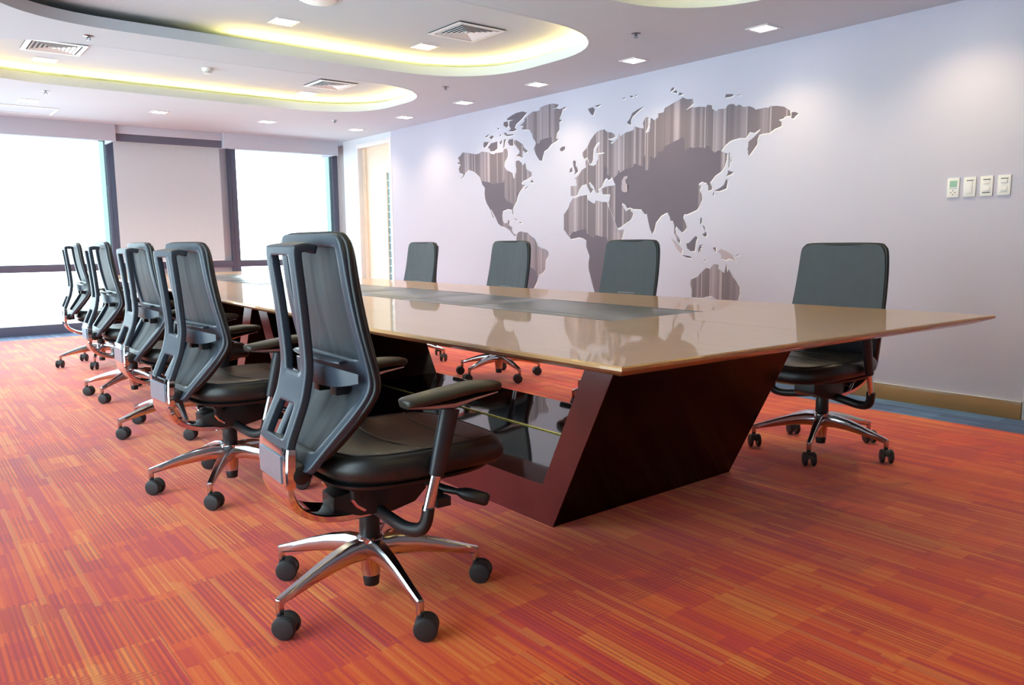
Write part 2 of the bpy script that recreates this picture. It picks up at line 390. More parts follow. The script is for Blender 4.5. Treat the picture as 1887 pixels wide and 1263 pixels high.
# left window wall (outside the frame; the daylight on the chairs comes through it)
def side_wall():
    root = struct(empty('window_3', (XL, 0, 0)))
    MB().box(-.1, 0, 1.1, 10.9, 0, .116).build('window_sill', M['frame'], root)
    MB().box(-.1, 0, 1.1, 10.9, 2.352, 2.72).build('window_head', M['pelmet'], root)
    MB().box(-.09, -.01, 1.1, 10.9, .754, .842).build('transom', M['frame'], root)
    ys = [1.1, 2.7, 4.5, 6.3, 8.1, 9.9, 10.85]
    for y in ys: MB().box(-.1, .0, y, y+.08, .116, 2.352).build('mullion', M['frame'], root)
    for a, b in zip(ys[:-1], ys[1:]):
        for z0, z1 in ((.116, .754), (.842, 2.352)):
            MB().box(-.06, -.052, a+.08, b, z0, z1).build('glass_pane', M['glass'], root)
side_wall()
struct(MB().box(XL-.1, XL, YB, 1.1, 0, 2.72).build('wall_left', M['wall']))

# ------------------------------------------------------------------ ceiling with coffers
def rrect(x0, x1, y0, y1, rx, ry, n=12, off=0.0, p=2.35):
    x0 -= off; x1 += off; y0 -= off; y1 += off; rx += off; ry += off; out = []
    for cx, cy, a0 in ((x1-rx, y1-ry, 0), (x0+rx, y1-ry, 90), (x0+rx, y0+ry, 180), (x1-rx, y0+ry, 270)):
        for k in range(n+1):
            a = math.radians(a0+90*k/n); c_, s_ = math.cos(a), math.sin(a)
            out.append((cx+rx*math.copysign(abs(c_)**(2/p), c_), cy+ry*math.copysign(abs(s_)**(2/p), s_)))
    return out
COF = [(.48, 4.245, 3.94, 5.80, .85, .80), (.50, 4.26, 6.325, 8.04, .85, .75), (.48, 4.20, 1.50, 3.375, .85, .80), (.48, 4.20, -.95, .9, .85, .80)]
holes = [rrect(*c) for c in COF]
outer = [(XL-.1, YB-.1), (XW+.3, YB-.1), (XW+.3, YW+.1), (XL-.1, YW+.1)]
def plate(polys, z, name, m, parent=None):
    tris = tessellate_polygon([[Vector((x, y, 0)) for x, y in pl] for pl in polys])
    pts = [(x, y, z) for pl in polys for x, y in pl]
    me = bpy.data.meshes.new(name); me.from_pydata(pts, [], [tuple(t) for t in tris]); me.update()
    bm = bmesh.new(); bm.from_mesh(me)
    for f in bm.faces:
        if f.normal.z > 0: f.normal_flip()
    bm.to_mesh(me); bm.free(); me.materials.append(m)
    return put(name, me, parent)
ceil = struct(plate([outer]+holes, ZC, 'ceiling', M['ceiling']))
ZU = 2.605
up = struct(MB().box(XL-.1, XW+.3, YB-.1, YW+.1, ZU, ZU+.12).build('ceiling_upper', M['ceiling']))
M['led'] = emit('cove_led', (1.0, .71, .19), 90.0)
def ring_wall(poly_a, poly_b, z0, z1):
    n = len(poly_a); m = MB()
    m.rings([[(x, y, z0) for x, y in poly_a], [(x, y, z1) for x, y in poly_a], [(x, y, z1) for x, y in poly_b], [(x, y, z0) for x, y in poly_b], [(x, y, z0) for x, y in poly_a]], cap=False)
    return m
for ci, c in enumerate(COF):
    inn = rrect(*c); a = rrect(*c, off=.018)
    ring_wall(inn, a, ZC-.0005, ZC+.072).build('coffer_lip', M['ceiling'], ceil, smooth=60)
    o1 = rrect(*c, off=.235); o2 = rrect(*c, off=.245)
    ring_wall(o1, o2, ZC+.001, ZU).build('cove_back', M['ceiling'], ceil, smooth=60)
    # trough floor
    n = len(inn)
    m = MB(); m.rings([[(x, y, ZC+.006) for x, y in a], [(x, y, ZC+.006) for x, y in o1]], cap=False); m.build('cove_trough', M['ceiling'], ceil)
    # LED tape laid in runs along the trough
    s0 = rrect(*c, off=.125); s1 = rrect(*c, off=.131)
    ring_wall(rrect(*c, off=.132), rrect(*c, off=.150), ZC+.008, ZC+.070).build('cove_ledge', M['ceiling'], ceil, smooth=60)
    run = MB()
    for i in range(n):
        k = (i+1) % n; mx, my = (s0[i][0]+s0[k][0])/2, (s0[i][1]+s0[k][1])/2
        if ci == 0 and ((my > 5.3 and mx < 2.35) or (my < 4.3 and mx < 3.7) or mx < .9): continue
        segs = max(1, int(math.hypot(s0[k][0]-s0[i][0], s0[k][1]-s0[i][1])/.25))
        for q in range(segs):
            def L(p, t): return (p[i][0]+(p[k][0]-p[i][0])*t, p[i][1]+(p[k][1]-p[i][1])*t)
            t0, t1 = q/segs, (q+1)/segs
            if ci == 0 and my > 5.3 and L(s0, t0)[0] < 2.35 and i > 5: 
                if min(L(s0, t0)[0], L(s0, t1)[0]) < 2.3: continue
            if ci == 0 and my < 4.3 and min(L(s0, t0)[0], L(s0, t1)[0]) < 3.3: continue
            if ci == 1 and my < 6.7 and min(L(s0, t0)[0], L(s0, t1)[0]) < 3.5: continue
            A, B, C_, D = L(s0, t0), L(s0, t1), L(s1, t1), L(s1, t0)
            run.add([(*D, ZC+.030), (*C_, ZC+.030), (*C_, ZC+.068), (*D, ZC+.068)], [(0, 1, 2, 3)])
    run.build('led_tape', M['led'], ceil, smooth=0)

# ------------------------------------------------------------------ ceiling fittings
M['lens'] = emit('downlight_lens', (1.0, .95, .86), 14.0)
_fr = MB()
for x0, x1, y0, y1 in ((-.085, .085, .064, .085), (-.085, .085, -.085, -.064), (-.085, -.064, -.064, .064), (.064, .085, -.064, .064)):
    _fr.box(x0, x1, y0, y1, -.005, 0)
me_fr = _fr.mesh('light_frame', M['white'], 0); me_ln = MB().box(-.064, .064, -.064, .064, -.003, -.0005).mesh('lens', M['lens'], 0)
spot_d = bpy.data.lights.new('downlight_beam', 'SPOT'); spot_d.energy = 28; spot_d.color = (1.0, .74, .42); spot_d.spot_size = math.radians(128); spot_d.spot_blend = .9; spot_d.shadow_soft_size = .05
spot2 = spot_d.copy(); spot2.energy = 55; spot2.color = (1.0, .88, .72)
def downlight(x, y, z, label, group):
    r = empty('downlight', (x, y, z)); tag(r, label, 'ceiling light', group)
    put('light_frame', me_fr, r); put('lens', me_ln, r)
    s = bpy.data.objects.new('beam', spot2 if z > ZC+.01 or x < 4.5 else spot_d); COL.objects.link(s); s.parent = r; s.location = (0, 0, -.02)
ords = ['first and largest', 'second', 'third', 'fourth', 'fifth']
gp = 'square recessed ceiling lights'
for k, y in enumerate((3.19, 4.355, 5.52, 6.67, 7.83)):
    downlight(4.73, y, ZC, f'square recessed light beside the map wall, {ords[k]} from the right', gp)
downlight(4.74, 2.02, ZC, 'square recessed light beside the map wall above the switches, just outside the picture', gp)
for x, lab in ((4.74, 'in the far corner next to the door'), (3.596, 'above the right window, between door and coffers'), (2.412, 'above the clad column between the windows'), (1.215, 'beside the access panel, far left')):
    downlight(x, 9.03, ZC, 'square recessed light in the lower ceiling ' + lab, gp)
for x, y, lab in ((2.304, 5.393, 'near coffer, at its middle below the round ceiling speaker'), (3.467, 5.406, 'near coffer, beside the air diffuser'), (3.531, 7.771, 'far coffer, beside the right air diffuser'), (1.169, 7.643, 'far coffer, below the left air diffuser')):
    downlight(x, y, ZU, 'square light recessed in the ' + lab, gp)

def diffuser(x, y, s, label):
    r = empty('air_diffuser', (x, y, ZU)); tag(r, label, 'air vent', 'square ceiling air diffusers')
    MB().box(-s, s, -s, s, -.003, -.001).build('backing', M['vent_dark'], r)
    def sq(a, b, z0, z1):
        m = MB()
        m.rings([[(-a,-a,z0),(a,-a,z0),(a,a,z0),(-a,a,z0)], [(-b,-b,z1),(b,-b,z1),(b,b,z1),(-b,b,z1)], [(-b,-b,z1+.003),(b,-b,z1+.003),(b,b,z1+.003),(-b,b,z1+.003)], [(-a,-a,z0+.003),(a,-a,z0+.003),(a,a,z0+.003),(-a,a,z0+.003)], [(-a,-a,z0),(a,-a,z0),(a,a,z0),(-a,a,z0)]], cap=False)
        return m
    sq(s, s*.84, -.012, -.014).build('rim', M['white'], r, smooth=0)
    k = s*.78
    for i in range(5):
        sq(k, k-s*.08, -.015, -.005).build('louvre', M['white'], r, smooth=0); k -= s*.145
    MB().box(-s*.06, s*.06, -s*.06, s*.06, -.014, -.004).build('centre_plate', M['white'], r)
diffuser(3.465, 4.84, .205, 'square air diffuser in the near coffer beside its light')
diffuser(3.52, 7.205, .195, 'square air diffuser at the right end of the far coffer')
diffuser(1.155, 7.10, .205, 'square air diffuser at the left end of the far coffer')

def sprinkler(x, y, z, label):
    r = empty('sprinkler', (x, y, z)); tag(r, label, 'sprinkler', 'ceiling sprinklers')
    MB().lathe([(.001, -.005), (.026, -.005), (.034, -.001), (.034, 0)], n=18).build('escutcheon', M['steel'], r)
    m = MB(); m.lathe([(.006, -.018), (.006, -.004)], n=10); m.box(-.012, -.008, -.003, .003, -.026, -.008); m.box(.008, .012, -.003, .003, -.026, -.008)
    m.build('sprinkler_body', M['steel'], r)
    MB().lathe([(.002, -.030), (.013, -.0295), (.013, -.027), (.002, -.026)], n=14).build('deflector', M['steel'], r)
sprinkler(1.194, 6.051, ZC, 'small steel sprinkler between the coffers at the far left')
sprinkler(1.269, 8.409, ZC, 'small steel sprinkler beyond the far coffer, left')
sprinkler(4.186, 8.495, ZC, 'small steel sprinkler near the door, beyond the far coffer')
sprinkler(4.119, 6.10, ZC, 'small steel sprinkler between the coffers, near the map wall')
sprinkler(4.141, 3.797, ZC, 'small steel sprinkler nearest the camera, right of the near coffer')
r = empty('smoke_detector', (2.345, 7.19, ZU)); tag(r, 'round white smoke detector on the ceiling of the far coffer', 'smoke detector')
MB().lathe([(.001, -.03), (.03, -.03), (.042, -.024), (.048, -.008), (.048, 0)], n=24).build('detector_base', M['plastic_w'], r, smooth=50)
m = MB()
for k in range(10):
    a = 2*PI*k/10; m.box(.03*math.cos(a)-.004, .03*math.cos(a)+.004, .03*math.sin(a)-.004, .03*math.sin(a)+.004, -.046, -.03)
m.lathe([(.001, -.05), (.03, -.049), (.034, -.045)], n=20); m.build('sensor_cage', M['plastic_w'], r)
r = empty('ceiling_speaker', (2.27, 4.76, ZU)); tag(r, 'round off-white disc fitting on the near coffer ceiling at the top edge', 'ceiling speaker')
MB().lathe([(.001, -.022), (.10, -.02), (.118, -.012), (.125, 0)], n=32).build('grille', M['plastic_w'], r, smooth=50)
MB().lathe([(.125, -.004), (.135, -.003), (.136, 0)], n=32).build('bezel', M['white'], r)
r = empty('access_panel', (1.1, 9.64, ZC)); tag(r, 'long white recessed access panel in the ceiling by the left window', 'access panel')
m = MB()
for a in ((-1.2, .43, .225, .25), (-1.2, .43, -.25, -.225), (.405, .43, -.225, .225), (-1.2, -1.175, -.225, .225)): m.box(*a, -.007, 0)
m.build('panel_frame', M['white'], r)
MB().box(-1.17, .40, -.22, .22, -.003, 0).build('panel_door', M['ceiling'], r)

# ------------------------------------------------------------------ wall switches
def plate_root(y, name, label, cat, grp=None):
    r = empty(name, (XW, y, 1.376)); tag(r, label, cat, grp)
    MB().box(-.008, 0, -.035, .035, -.059, .059).build('face_plate', M['plastic_w'], r, bevel=.0025); return r
r = plate_root(2.096, 'thermostat', 'white wall thermostat with green display, leftmost of the row by the map', 'thermostat')
MB().box(-.0095, -.008, -.022, .020, .004, .042).build('display', M['lcd'], r)
MB().box(-.009, -.008, -.022, .022, -.006, -.003).build('groove', M['vent_in'], r)
for dy, dz in ((0, .012), (0, -.012), (.012, 0), (-.012, 0)):
    MB().lathe([(.003, -.010), (.003, -.008)], (0, dy, -.029+dz), 10, 'x').build('button', M['grey_w'], r)
for y, lab, kind in ((2.003, 'white single rocker switch just right of the thermostat', 0), (1.910, 'white two-gang switch, third plate from the left with two dark slots', 1), (1.816, 'white switch plate nearest the right edge, last of the four', 2)):
    r = plate_root(y, 'light_switch', lab, 'light switch', 'white switch plates on the map wall')
    MB().box(-.0088, -.008, -.022, .018, .036, .041).build('slot', M['grey_w'], r)
    if kind == 0:
        MB().box(-.012, -.008, -.016, .018, -.036, .032).build('rocker', M['plastic_w'], r, bevel=.002)
    else:
        MB().box(-.012, -.008, -.018, .018, .014, .034).build('rocker', M['plastic_w'], r, bevel=.002)
        MB().box(-.012, -.008, -.018, .018, -.030, -.006).build('rocker', M['plastic_w'], r, bevel=.002)
        MB().box(-.0088, -.008, -.022, .020, -.041, -.036 if kind == 1 else -.039).build('slot', M['grey_w'] if kind == 1 else M['vent_in'], r)

# ------------------------------------------------------------------ world map mural
MAP = {
 'north_america': [(7410,2015),(7365,2033),(7314,2066),(7214,2051),(7129,2035),(7051,2022),(7009,2026),(6961,2042),(6891,2032),(6821,2021),(6787,2002),(6731,1994),(6708,2005),(6641,2002),(6580,2003),(6563,2031),(6519,2034),(6498,1999),(6499,1960),(6521,1929),(6554,1898),(6560,1852),(6523,1810),(6469,1793),(6421,1773),(6419,1763),(6407,1724),(6388,1713),(6375,1779),(6364,1759),(6356,1810),(6366,1844),(6366,1893),(6318,1895),(6277,1869),(6256,1835),(6215,1864),(6205,1825),(6195,1792),(6154,1776),(6119,1761),(6114,1755),(6114,1723),(6177,1699),(6245,1684),(6281,1661),(6257,1642),(6216,1644),(6277,1600),(6316,1569),(6347,1518),(6356,1484),(6411,1429),(6424,1400),(6404,1350),(6420,1356),(6440,1400),(6507,1408),(6588,1391),(6602,1347),(6593,1287),(6566,1261),(6517,1265),(6501,1294),(6477,1289),(6490,1235),(6438,1219),(6439,1180),(6415,1150),(6376,1140),(6365,1125),(6400,1130),(6439,1155),(6478,1190),(6542,1216),(6624,1233),(6673,1259),(6721,1330),(6787,1408),(6804,1414),(6747,1321),(6763,1326),(6812,1414),(6879,1487),(6904,1539),(6911,1600),(6905,1651),(6952,1689),(6969,1726),(6994,1773),(7054,1813),(7115,1843),(7205,1865),(7260,1838),(7308,1794),(7364,1772),(7307,1810),(7316,1831),(7371,1841),(7398,1890),(7402,1889),(7369,1923),(7356,1936),(7413,1948),(7418,1966),(7367,1965)],
 'baffin_island': [(6395,2100),(6352,2102),(6295,2070),(6249,2047),(6234,2013),(6173,1975),(6204,1959),(6234,1981),(6250,1983),(6256,1912),(6297,1932),(6360,1941),(6307,1969),(6301,1987),(6338,2023),(6369,2052),(6395,2068)],
 'victoria_island': [(6843,2072),(6785,2113),(6706,2119),(6672,2122),(6673,2049),(6730,2027),(6798,2030),(6809,2055)],
 'arctic_island': [(6912,2139),(6819,2131),(6854,2100),(6901,2074),(6924,2100)],
 'arctic_island.1': [(6639,2105),(6594,2134),(6595,2101),(6617,2083)],
 'arctic_island.2': [(6561,2130),(6523,2130),(6540,2102),(6557,2044),(6574,2046)],
 'arctic_island.3': [(6496,2097),(6474,2121),(6405,2120),(6406,2049),(6465,2058)],
 'arctic_island.4': [(6887,2191),(6829,2212),(6817,2204),(6864,2182)],
 'arctic_island.5': [(6818,2177),(6772,2192),(6732,2181),(6773,2152)],
 'arctic_island.6': [(6680,2265),(6636,2250),(6653,2239)],
 'arctic_island.7': [(6571,2200),(6511,2190),(6506,2174),(6399,2166),(6394,2158),(6495,2156),(6528,2166)],
 'arctic_island.8': [(6558,2307),(6493,2306),(6483,2259),(6516,2243),(6570,2276)],
 'arctic_island.9': [(6638,2171),(6609,2195),(6610,2168)],
 'ellesmere_island': [(6503,2336),(6417,2361),(6343,2374),(6250,2375),(6179,2353),(6220,2330),(6272,2298),(6355,2260),(6377,2227),(6346,2204),(6409,2195),(6484,2204),(6441,2228),(6472,2258),(6461,2305),(6397,2310),(6504,2317)],
 'greenland': [(6293,2243),(6221,2273),(6220,2298),(6159,2328),(6089,2353),(6039,2347),(5990,2350),(5980,2376),(5913,2386),(5836,2390),(5780,2386),(5706,2366),(5724,2345),(5808,2335),(5743,2338),(5688,2322),(5651,2329),(5597,2334),(5615,2321),(5651,2311),(5669,2272),(5697,2233),(5660,2211),(5697,2203),(5697,2131),(5734,2099),(5744,2051),(5707,2047),(5744,2027),(5810,2009),(5867,1966),(5915,1951),(5935,1910),(5955,1858),(5994,1871),(6043,1926),(6077,1992),(6047,2033),(6051,2058),(6091,2094),(6101,2133),(6140,2178),(6201,2191),(6252,2194),(6273,2215),(6231,2220)],
 'iceland': [(5688,1955),(5652,1969),(5615,1966),(5615,1942),(5661,1922),(5688,1936)],
 'newfoundland': [(6133,1663),(6110,1690),(6081,1655)],
 'nova_scotia': [(6223,1607),(6163,1632),(6178,1619),(6208,1600)],
 'cuba': [(6413,1312),(6366,1301),(6343,1281),(6382,1296)],
 'hispaniola': [(6320,1270),(6266,1264),(6304,1255)],
 'south_america': [(6369,1066),(6360,1135),(6336,1164),(6297,1173),(6228,1162),(6183,1157),(6138,1123),(6078,1098),(6035,1046),(6027,1022),(5962,998),(5904,989),(5861,961),(5869,924),(5905,881),(5912,791),(5949,757),(6015,731),(6038,663),(6083,601),(6144,523),(6191,413),(6238,301),(6268,359),(6297,556),(6325,851),(6354,998)],
 'africa': [(5505,1474),(5475,1472),(5405,1489),(5312,1496),(5312,1453),(5232,1414),(5210,1413),(5199,1440),(5121,1422),(5055,1418),(5039,1379),(4989,1300),(4935,1191),(4913,1160),(4840,1167),(4855,1114),(4880,1068),(4901,1022),(4964,930),(5005,773),(5048,645),(5136,530),(5204,583),(5233,654),(5286,798),(5292,854),(5277,927),(5322,1015),(5322,1075),(5368,1095),(5415,1104),(5529,1088),(5571,1122),(5630,1180),(5630,1328),(5571,1383),(5547,1431)],
 'eurasia': [(5538,1588),(5458,1586),(5452,1588),(5458,1641),(5482,1658),(5429,1682),(5382,1731),(5325,1750),(5334,1790),(5327,1813),(5314,1827),(5297,1794),(5285,1766),(5234,1754),(5195,1767),(5190,1793),(5168,1811),(5174,1846),(5092,1855),(5092,1863),(5179,1863),(5196,1871),(5191,1909),(5145,1950),(5169,1964),(5202,1940),(5230,1905),(5235,1859),(5240,1805),(5263,1776),(5282,1781),(5297,1822),(5314,1839),(5348,1826),(5371,1855),(5377,1887),(5314,1928),(5269,1993),(5236,2021),(5192,2054),(5148,2064),(5093,2066),(5061,2040),(5007,2030),(4965,2007),(4954,1987),(4996,1976),(5050,1978),(5017,1960),(4975,1948),(5017,1941),(4996,1928),(4964,1947),(4923,1972),(4913,2016),(4897,1984),(4820,2013),(4800,2011),(4740,2022),(4728,2050),(4680,2033),(4621,2019),(4632,2071),(4603,2110),(4570,2106),(4573,2035),(4601,1981),(4563,1984),(4552,2019),(4546,2096),(4531,2094),(4507,2073),(4461,2096),(4466,2124),(4406,2127),(4393,2160),(4316,2184),(4276,2196),(4241,2204),(4206,2219),(4166,2197),(4106,2192),(4096,2157),(4177,2111),(4121,2130),(4087,2122),(4036,2122),(3973,2110),(3961,2127),(3920,2116),(3915,2089),(3877,2065),(3854,2078),(3790,2074),(3767,2099),(3743,2102),(3712,2097),(3696,2079),(3666,2088),(3627,2064),(3574,2063),(3536,2045),(3521,2031),(3433,2034),(3411,2029),(3398,2039),(3341,2034),(3284,2020),(3235,1987),(3226,1950),(3275,1950),(3281,1939),(3323,1932),(3301,1914),(3300,1886),(3349,1874),(3397,1849),(3455,1849),(3484,1843),(3498,1810),(3497,1778),(3532,1738),(3568,1697),(3578,1748),(3572,1805),(3528,1832),(3485,1865),(3471,1888),(3522,1862),(3567,1874),(3596,1833),(3657,1839),(3735,1828),(3781,1800),(3820,1758),(3803,1744),(3763,1733),(3769,1682),(3784,1637),(3815,1600),(3871,1571),(3919,1521),(3920,1524),(3899,1486),(3899,1466),(3933,1460),(3935,1497),(3955,1522),(3986,1528),(3986,1536),(4026,1522),(4031,1510),(4005,1497),(4020,1465),(3998,1435),(3992,1394),(4016,1346),(4041,1314),(4093,1295),(4140,1280),(4171,1281),(4181,1252),(4154,1210),(4142,1172),(4173,1143),(4189,1134),(4217,1156),(4250,1186),(4260,1161),(4248,1118),(4209,1067),(4209,1046),(4236,1063),(4271,1131),(4272,1195),(4289,1230),(4311,1230),(4323,1265),(4346,1300),(4370,1295),(4416,1275),(4472,1219),(4490,1154),(4513,1125),(4538,1169),(4559,1236),(4575,1295),(4599,1295),(4639,1337),(4730,1344),(4772,1359),(4801,1351),(4832,1386),(4864,1402),(4869,1387),(4842,1352),(4821,1325),(4772,1350),(4762,1327),(4734,1307),(4744,1278),(4769,1248),(4830,1220),(4882,1190),(4924,1180),(4940,1215),(4978,1292),(5022,1363),(5031,1417),(5021,1439),(5013,1486),(5056,1487),(5099,1489),(5122,1514),(5122,1543),(5056,1560),(4992,1560),(4950,1565),(4971,1597),(4993,1641),(5014,1619),(5035,1613),(5057,1634),(5084,1620),(5111,1580),(5113,1569),(5133,1553),(5166,1539),(5160,1508),(5188,1505),(5210,1534),(5222,1566),(5276,1614),(5290,1601),(5267,1561),(5233,1543),(5255,1521),(5264,1506),(5290,1546),(5324,1595),(5382,1587),(5417,1553),(5446,1503),(5487,1489),(5535,1499)],
 'britain': [(5506,1820),(5482,1826),(5464,1808),(5470,1777),(5447,1751),(5435,1719),(5488,1691),(5476,1722),(5500,1779)],
 'ireland': [(5547,1751),(5518,1765),(5512,1724),(5553,1715)],
 'polar_island': [(5305,2275),(5238,2281),(5215,2255),(5237,2205),(5265,2220),(5293,2254)],
 'polar_island.1': [(5221,2290),(5128,2292),(5182,2273)],
 'polar_island.2': [(4885,2303),(4839,2311),(4849,2298)],
 'polar_island.3': [(4789,2314),(4764,2314),(4744,2301),(4774,2298)],
 'polar_island.4': [(4729,2313),(4699,2310),(4719,2303)],
 'polar_island.5': [(4341,2280),(4328,2305),(4301,2315),(4301,2294)],
 'polar_island.6': [(4318,2277),(4283,2285),(4265,2275),(4269,2259)],
 'polar_island.7': [(4255,2240),(4238,2265),(4224,2252),(4198,2252),(4224,2239)],
 'polar_island.8': [(3796,2157),(3789,2182),(3722,2173),(3722,2162),(3745,2156)],
 'polar_island.9': [(3691,2164),(3645,2156),(3683,2157)],
 'novaya_zemlya': [(4821,2090),(4781,2125),(4757,2165),(4693,2189),(4620,2205),(4683,2174),(4751,2136),(4771,2109),(4772,2066)],
 'chukotka': [(3221,1973),(3193,1972),(3166,1957),(3185,1945),(3205,1926),(3222,1934)],
 'sakhalin': [(3747,1738),(3739,1738),(3740,1624),(3748,1628)],
 'sakhalin.1': [(3731,1717),(3721,1668),(3729,1665)],
 'japan': [(3751,1605),(3727,1594),(3699,1588),(3726,1571),(3769,1561),(3754,1576)],
 'japan.1': [(3765,1542),(3752,1525),(3762,1467),(3825,1450),(3879,1453),(3816,1478),(3787,1496)],
 'japan.2': [(3888,1442),(3876,1441),(3880,1417),(3887,1417)],
 'philippines': [(4006,1247),(3990,1247),(3992,1206),(4007,1196)],
 'philippines.1': [(3987,1193),(3961,1172),(3955,1139),(3970,1164)],
 'philippines.2': [(3984,1115),(3944,1135),(3938,1106),(3953,1094),(3974,1107)],
 'borneo': [(4144,1041),(4113,1049),(4066,1091),(4046,1103),(4030,1087),(4045,1058),(4055,982),(4095,978),(4133,1003)],
 'sumatra': [(4303,1089),(4280,1076),(4180,995),(4190,955),(4234,990)],
 'java': [(4185,944),(4163,946),(4104,940),(4078,922),(4136,927)],
 'sulawesi': [(4022,991),(4008,1028),(3967,1034),(3997,1020),(3987,1008),(4002,999),(3991,974),(4007,991),(4013,962)],
 'timor': [(3963,908),(3933,917),(3958,902)],
 'new_guinea': [(3830,979),(3796,1000),(3742,980),(3683,948),(3655,893),(3682,914),(3721,924),(3749,911),(3794,923),(3795,951)],
 'new_guinea.1': [(3875,1009),(3849,1012),(3845,979),(3865,983),(3855,992),(3870,996)],
 'solomon': [(3664,948),(3623,961),(3641,949)],
 'australia': [(4089,746),(4021,773),(3986,808),(3936,847),(3900,839),(3866,877),(3817,874),(3821,841),(3761,810),(3744,883),(3735,815),(3718,839),(3678,776),(3648,745),(3614,698),(3617,650),(3629,593),(3661,550),(3718,539),(3797,565),(3838,602),(3879,622),(3929,614),(3970,603),(4075,602),(4076,662),(4093,712)],
 'CASPIAN': [(4846,1631),(4805,1635),(4805,1617),(4830,1600),(4819,1569),(4793,1553),(4804,1564),(4803,1497),(4834,1494),(4860,1500),(4876,1523),(4871,1598)],
}
def mural():
    root = empty('wall_mural', (XW, 0, 0)); tag(root, 'large grey world map mural on the lavender wall behind the chairs', 'mural')
    mm = bpy.data.materials.new('map_print'); mm.use_nodes = True; nt = mm.node_tree; p = nt.nodes['Principled BSDF']
    p.inputs['Roughness'].default_value = .6; p.inputs['Base Color'].default_value = lin((106, 94, 104))
    mat_flat = mm
    n = nt.nodes.new('ShaderNodeTexNoise'); n.inputs['Scale'].default_value = 1.5
    tcx = nt.nodes.new('ShaderNodeTexCoord'); nt.links.new(tcx.outputs['Object'], n.inputs['Vector'])
    crx = nt.nodes.new('ShaderNodeValToRGB'); crx.color_ramp.elements[0].color = lin((94, 86, 98)); crx.color_ramp.elements[1].color = lin((104, 94, 110))
    nt.links.new(n.outputs['Fac'], crx.inputs[0]); nt.links.new(crx.outputs[0], p.inputs['Base Color'])
    ms = bpy.data.materials.new('map_streak_print'); ms.use_nodes = True; nt = ms.node_tree; p = nt.nodes['Principled BSDF']
    p.inputs['Roughness'].default_value = .6
    tc = nt.nodes.new('ShaderNodeTexCoord'); s = nt.nodes.new('ShaderNodeSeparateXYZ'); nt.links.new(tc.outputs['Object'], s.inputs[0])
    def n1(scale, det):
        q = nt.nodes.new('ShaderNodeTexNoise'); q.noise_dimensions = '1D'; q.inputs['Scale'].default_value = scale; q.inputs['Detail'].default_value = det
        nt.links.new(s.outputs[1], q.inputs['W']); return q.outputs['Fac']
    g = G(nt)
    broad = n1(5.0, 1.5); fine = n1(17.0, 1.0)
    line = g.m('GREATER_THAN', g.wn(g.fl(s.outputs[1], .012), 3.0), .90)
    cr = nt.nodes.new('ShaderNodeValToRGB'); e = cr.color_ramp.elements
    e[0].position = .48; e[0].color = lin((114, 104, 113)); e[1].position = .68; e[1].color = lin((164, 154, 165))
    nt.links.new(g.m('ADD', g.m('MULTIPLY', broad, .65), g.m('MULTIPLY', fine, .35)), cr.inputs[0])
    nt.links.new(g.mix(g.m('MULTIPLY', line, .45), cr.outputs[0], lin((200, 190, 196))), p.inputs['Base Color'])
    ml = mat('map_light_print', (172, 160, 170), .6, noise=.04, nscale=3)
    mw = mat('map_edge_print', (246, 243, 242), .6, noise=.01)
    big = {'north_america', 'south_america', 'africa', 'eurasia', 'australia', 'greenland', 'baffin_island'}
    def flat(pts, x, name, m, par):
        V = [Vector((a/1000, b/1000, 0)) for a, b in pts]
        tr = tessellate_polygon([V])
        me = bpy.data.meshes.new(name); me.from_pydata([(x, v.x, v.y) for v in V], [], [tuple(t) for t in tr]); me.materials.append(m)
        return put(name, me, par)
    for k, pts in MAP.items():
        nm = 'landmass' if k in big else 'island'
        if k == 'CASPIAN':
            o = flat(pts, -.0040, 'inland_sea', ml, root); o['label'] = 'pale inland sea shape'; continue
        light = k in ('sumatra', 'new_guinea')
        # thin white printed rim offset down-right of the shape
        flat([(a-7, b-7) for a, b in pts], -.0008, 'shape_rim', mw, root)
        o = flat(pts, -.0018, nm, ml if light else mat_flat, root)
        if k in big:
            ys = [q[0]/1000 for q in pts]; zs = [q[1]/1000 for q in pts]; npt = len(pts)
            step = .006; y = min(ys)+step*.5; m = MB(); rnd = random.Random(len(k)*3)
            depth = .315
            while y < max(ys):
                cr_ = []
                for i in range(npt):
                    y0, z0, y1, z1 = ys[i], zs[i], ys[(i+1) % npt], zs[(i+1) % npt]
                    if (y0 <= y) != (y1 <= y): cr_.append(z0+(z1-z0)*(y-y0)/(y1-y0))
                cr_.sort()
                if cr_:
                    dep = depth
                    for q in range(0, len(cr_)-1, 2):
                        lo, hi = cr_[q], cr_[q+1]
                        lo2 = max(lo, hi-dep)
                        if hi-lo2 > .012: m.add([(0, y-step/2, lo2), (0, y+step/2, lo2), (0, y+step/2, hi-.002), (0, y-step/2, hi-.002)], [(0, 1, 2, 3)])
                y += step
            so = m.build('relief_streaks', ms, o, smooth=0); so.location = (-.0030, 0, 0); so['kind'] = 'stuff'; so['label'] = 'printed vertical streaks'
    return root
mural()

